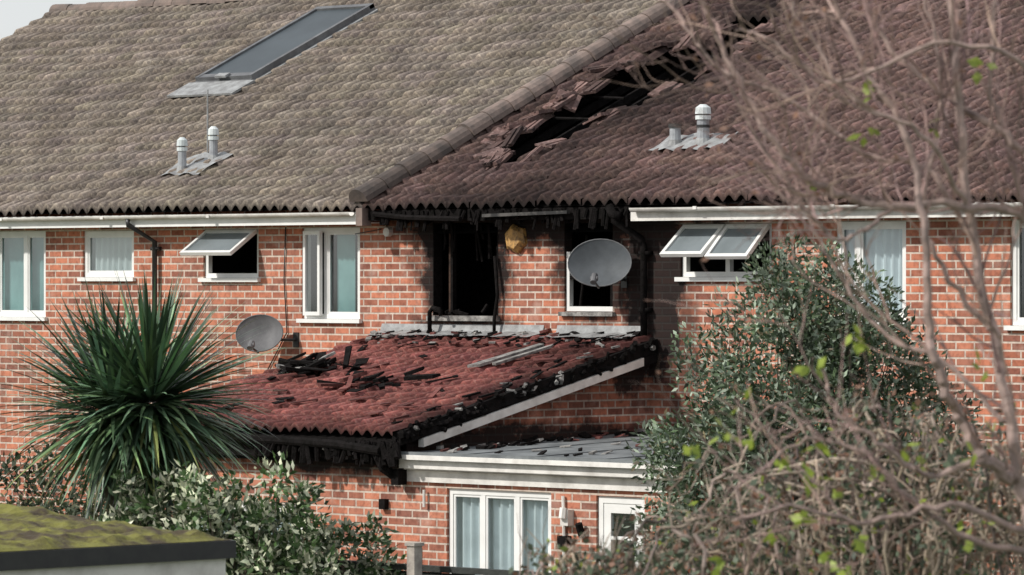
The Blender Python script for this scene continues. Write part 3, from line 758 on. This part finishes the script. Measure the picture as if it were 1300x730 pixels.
# ------------------------------------------------------------ bare foreground tree
TA = Vector((26.87, -26.87, 0)); K = 1/273.
def TP(x, y, d=0): return TA+RT*((x-650)*K)+DP*d+Vector((0, 0, 4.2+(355-y)*K))
mb = MB()
def curve(pts, n):
    out = []
    m = len(pts)
    for k in range(m-1):
        p0, p1, p2, p3 = pts[max(k-1, 0)], pts[k], pts[k+1], pts[min(k+2, m-1)]
        for i in range(n):
            t = i/n
            out.append(.5*((2*p1)+(p2-p0)*t+(2*p0-5*p1+4*p2-p3)*t*t+(3*p1-p0-3*p2+p3)*t**3))
    out.append(pts[-1]); return out
tips = []
def twig(p, d, L, r, lev):
    n = 7; pts = [p]; dd = d.copy()
    for k in range(n):
        dd = (dd+rdir()*.24+Vector((0, 0, .03))).normalized(); pts.append(pts[-1]+dd*L/n)
    mb.tube(pts, [r*(1-.65*k/n) for k in range(n+1)], 4, 0, False)
    tips.append(pts[-1])
    if lev > 0:
        for c in range(random.choice((1, 2, 3))):
            k = random.randint(1, n-1); nd = (dd+rdir()*.8).normalized()
            twig(pts[k], nd, L*U(.45, .75), r*.62, lev-1)
stems = [
 ([(1330, 1500, .1), (1325, 900, 0), (1312, 680, 0), (1290, 600, 0), (1283, 540, 0), (1262, 420, .05), (1240, 300, .1), (1222, 150, .1), (1214, 0, .2), (1205, -120, .2)], .036, .017),
 ([(1325, 900, 0), (1330, 500, .1), (1320, 300, .1), (1230, 262, 0), (1130, 262, -.1), (1060, 245, -.1), (1010, 215, -.2), (960, 150, -.2), (915, 60, -.2), (880, -10, -.3)], .026, .010),
 ([(1330, 500, .1), (1340, 260, .1), (1280, 170, .1), (1210, 120, .2), (1140, 60, .3), (1100, -10, .3)], .022, .010),
 ([(1290, 610, 0), (1250, 582, -.1), (1215, 530, -.1), (1190, 480, -.2), (1172, 400, -.2), (1170, 300, -.2), (1150, 180, -.1), (1085, 60, 0), (1050, -30, 0)], .034, .010),
 ([(1250, 582, -.1), (1180, 600, -.2), (1110, 560, -.3), (1060, 520, -.3), (1040, 470, -.3)], .018, .006),
 ([(1240, 300, .1), (1180, 215, .1), (1100, 190, .2), (1000, 120, .3), (930, 90, .3), (880, 40, .3), (850, -10, .4)], .015, .006),
 ([(1130, 262, -.1), (1080, 300, -.2), (1040, 290, -.2), (985, 215, -.2), (900, 70, -.3)], .012, .005),
 ([(1262, 420, .05), (1200, 340, .1), (1175, 250, .1), (1200, 100, .1), (1170, -20, .1)], .015, .007),
 ([(1320, 300, .1), (1290, 200, .2), (1262, 100, .2), (1275, -20, .2)], .018, .009),
 ([(1312, 680, 0), (1200, 640, -.2), (1100, 660, -.2), (1000, 640, -.3), (930, 655, -.3)], .018, .006),
 ([(1312, 700, 0), (1240, 690, -.1), (1150, 630, -.2), (1090, 570, -.2), (1010, 560, -.2), (960, 600, -.3)], .017, .006),
 ([(1340, 260, .1), (1300, 90, -.2), (1180, 60, -.3), (1060, 110, -.3), (980, 60, -.3), (930, 40, -.2)], .014, .005),
 ([(1230, 262, 0), (1160, 170, -.3), (1080, 130, -.3), (1010, 30, -.3), (990, -20, -.3)], .013, .005),
 ([(1283, 540, 0), (1200, 460, .1), (1120, 420, .2), (1060, 330, .2), (1030, 250, .2), (1050, 150, .2)], .013, .005),
]
xlim = (TP(815, 0) - TA).dot(RT)
for pl, r0, r1 in stems:
    mb.t = (U(1.1, 1.6),)*3
    pts = curve([TP(*p) for p in pl], 6); n = len(pts)
    pts = [p+rdir()*.014 for p in pts]
    mb.tube(pts, [r0+(r1-r0)*k/(n-1) for k in range(n)], 7, 0, False)
    for k in range(6, n-1):
        if pts[k].z < 2.4: continue
        if R() < (.52 if pts[k].z > 4.3 else .3):
            t = U(.6, 1.7); mb.t = (t, t*U(.88, 1), t*U(.86, 1.0))
            tan = (pts[k+1]-pts[k-1]).normalized()
            nd = (tan*.8+rdir()*.7+Vector((0, 0, .3))).normalized()
            near = (pts[k]-TA).dot(RT)-xlim < .45
            twig(pts[k], nd, U(.2, .35) if near else U(.3, .85), max(.0055, r0*.26), 1 if near else 2)
M_leafB = simple('leaf_dry', (.30, .16, .10), (.2, .12, .09), .7, 9, tint=True, trans=.3)
for p in random.sample(tips, min(160, len(tips))):
    mb.t = (U(.7, 1.2),)*3; leafmesh(mb, p, rdir(), rdir(), U(.03, .055), U(.008, .016), 1)
for i in range(30):
    p = TP(U(880, 1260), U(430, 720), U(-.3, .3)) if i > 4 else TP(U(900, 1260), U(60, 300), 0)
    for k in range(4): mb.t = (U(.7, 1.2),)*3; leafmesh(mb, p+rdir()*.03, rdir(), rdir(), U(.05, .09), U(.018, .028), 2)
mb.done('bare_tree', [M_twig, M_leafB, M_leafY])

# ------------------------------------------------------------ bramble thicket
mb = MB(); TB = Vector((23.5, -23.5, 0))
K2 = 1/224.
def BP(x, y, d=0): return TB+RT*((x-650)*K2)+DP*d+Vector((0, 0, 4.2+(355-y)*K2))
for i in range(175):
    x = 900+440*R()**.8; top = U(560, 720)-(80 if x > 1080 else -30)*R()
    if x < 940: top = U(650, 725)
    if i > 145: x = U(690, 900); top = U(700, 735)
    dx = U(-170, 120) if i <= 145 else U(-60, 60)
    d0 = U(-1.0, 1.2)
    pts = [BP(x, 1350, d0), BP(x+dx*.1, 900, d0), BP(x+dx*.25, (top+740)/2, d0+U(-.1, .1)), BP(x+dx*.55, top, d0+U(-.2, .2)), BP(x+dx*.9, top+U(0, 50), d0+U(-.3, .3)), BP(x+dx*1.2, top+U(30, 130), d0)]
    t = U(.35, 2.0); mb.t = (t, t*U(.92, 1.03), t*U(.9, 1.08))
    pts = [p+rdir()*.03 for p in curve(pts, 5)]; r = U(.005, .016)
    mb.tube(pts, [r*(1-.6*k/len(pts)) for k in range(len(pts))], 5, 0, False)
    for k in range(8, len(pts)-1):
        if R() < .35:
            mb2 = pts[k]; q = mb2+(rdir()+Vector((0, 0, .3)))*U(.08, .25); mb.tube([mb2, (mb2+q)/2+rdir()*.03, q], [r*.45, r*.35, r*.2], 4, 0, False)
        if R() < .5:
            for _ in range(3):
                t2 = U(.5, 1.4); mb.t = (t2, t2, t2)
                leafmesh(mb, pts[k]+rdir()*.07, rdir(), rdir(), U(.03, .075), U(.01, .022), random.choices((1, 2, 3), (3, 1, 8))[0])
            mb.t = (t, t, t)
for i in range(7):
    y0 = U(600, 710); xs_ = [890+U(-30, 60), 980+U(-20, 20), 1100+U(-30, 30), 1220+U(-20, 20), 1330]
    pts = curve([BP(xx, y0+U(-35, 35), U(-.3, .3)) for xx in xs_], 8)
    mb.t = (1.7, 1.7, 1.7); mb.tube(pts, [.005+.011*k/len(pts) for k in range(len(pts))], 6, 0, False)
mb.done('bramble_thicket', [M_bram, M_leafB, M_leafY, M_leafO])

# ------------------------------------------------------------ ground
mb = MB(); G = 600; n = 40
for i in range(n):
    for j in range(n):
        mb.face([(-G+2*G*a/n, -G+2*G*b/n, GZ) for a, b in ((i, j), (i+1, j), (i+1, j+1), (i, j+1))])
mb.done('ground', [M_grass])
mb = MB(); mb.box(-2.3, 7.2, -6.4, -4.16, GZ-.1, GZ+.03); mb.done('patio', [M_conc])

# ------------------------------------------------------------ light, world, camera
w = bpy.data.worlds.new('World'); sc.world = w; w.use_nodes = True
nt = w.node_tree; bg = nt.nodes['Background']
sky = nt.nodes.new('ShaderNodeTexSky'); sky.sky_type = 'NISHITA'; sky.sun_disc = False
el, rot = math.radians(38), math.radians(206)
sky.sun_elevation = el; sky.sun_rotation = rot; sky.air_density = 1.0; sky.dust_density = 1.0; sky.ozone_density = 1.0
tcw = nt.nodes.new('ShaderNodeTexCoord')
cl = noise_(nt, 2.0, 5, tcw.outputs['Generated'])
cf = ramp(nt, cl, .3, .6, (.55, .55, .55), (.92, .92, .92))
col = mix(nt, cf, sky.outputs[0], (6.9, 7.0, 7.2))
nt.links.new(col, bg.inputs[0]); bg.inputs[1].default_value = .12
L = bpy.data.lights.new('sun', 'SUN'); L.energy = 3.9; L.angle = math.radians(2.5); L.color = (1, .955, .89)
so = bpy.data.objects.new('sun', L); sc.collection.objects.link(so)
d = Vector((math.sin(rot)*math.cos(el), math.cos(rot)*math.cos(el), math.sin(el)))
so.rotation_euler = d.to_track_quat('Z', 'Y').to_euler()
cam = bpy.data.cameras.new('camera'); co = bpy.data.objects.new('camera', cam); sc.collection.objects.link(co)
co.location = (42.43, -42.43, 4.2); co.rotation_euler = (math.radians(90-.095), 0, math.radians(45))
cam.sensor_width = 36; cam.lens = 166.15; cam.clip_end = 3000; cam.clip_start = .5
cam.dof.use_dof = True; cam.dof.focus_distance = 59; cam.dof.aperture_fstop = 5.6
sc.camera = co
sc.view_settings.view_transform = 'Standard'; sc.view_settings.look = 'None'; sc.view_settings.exposure = 0
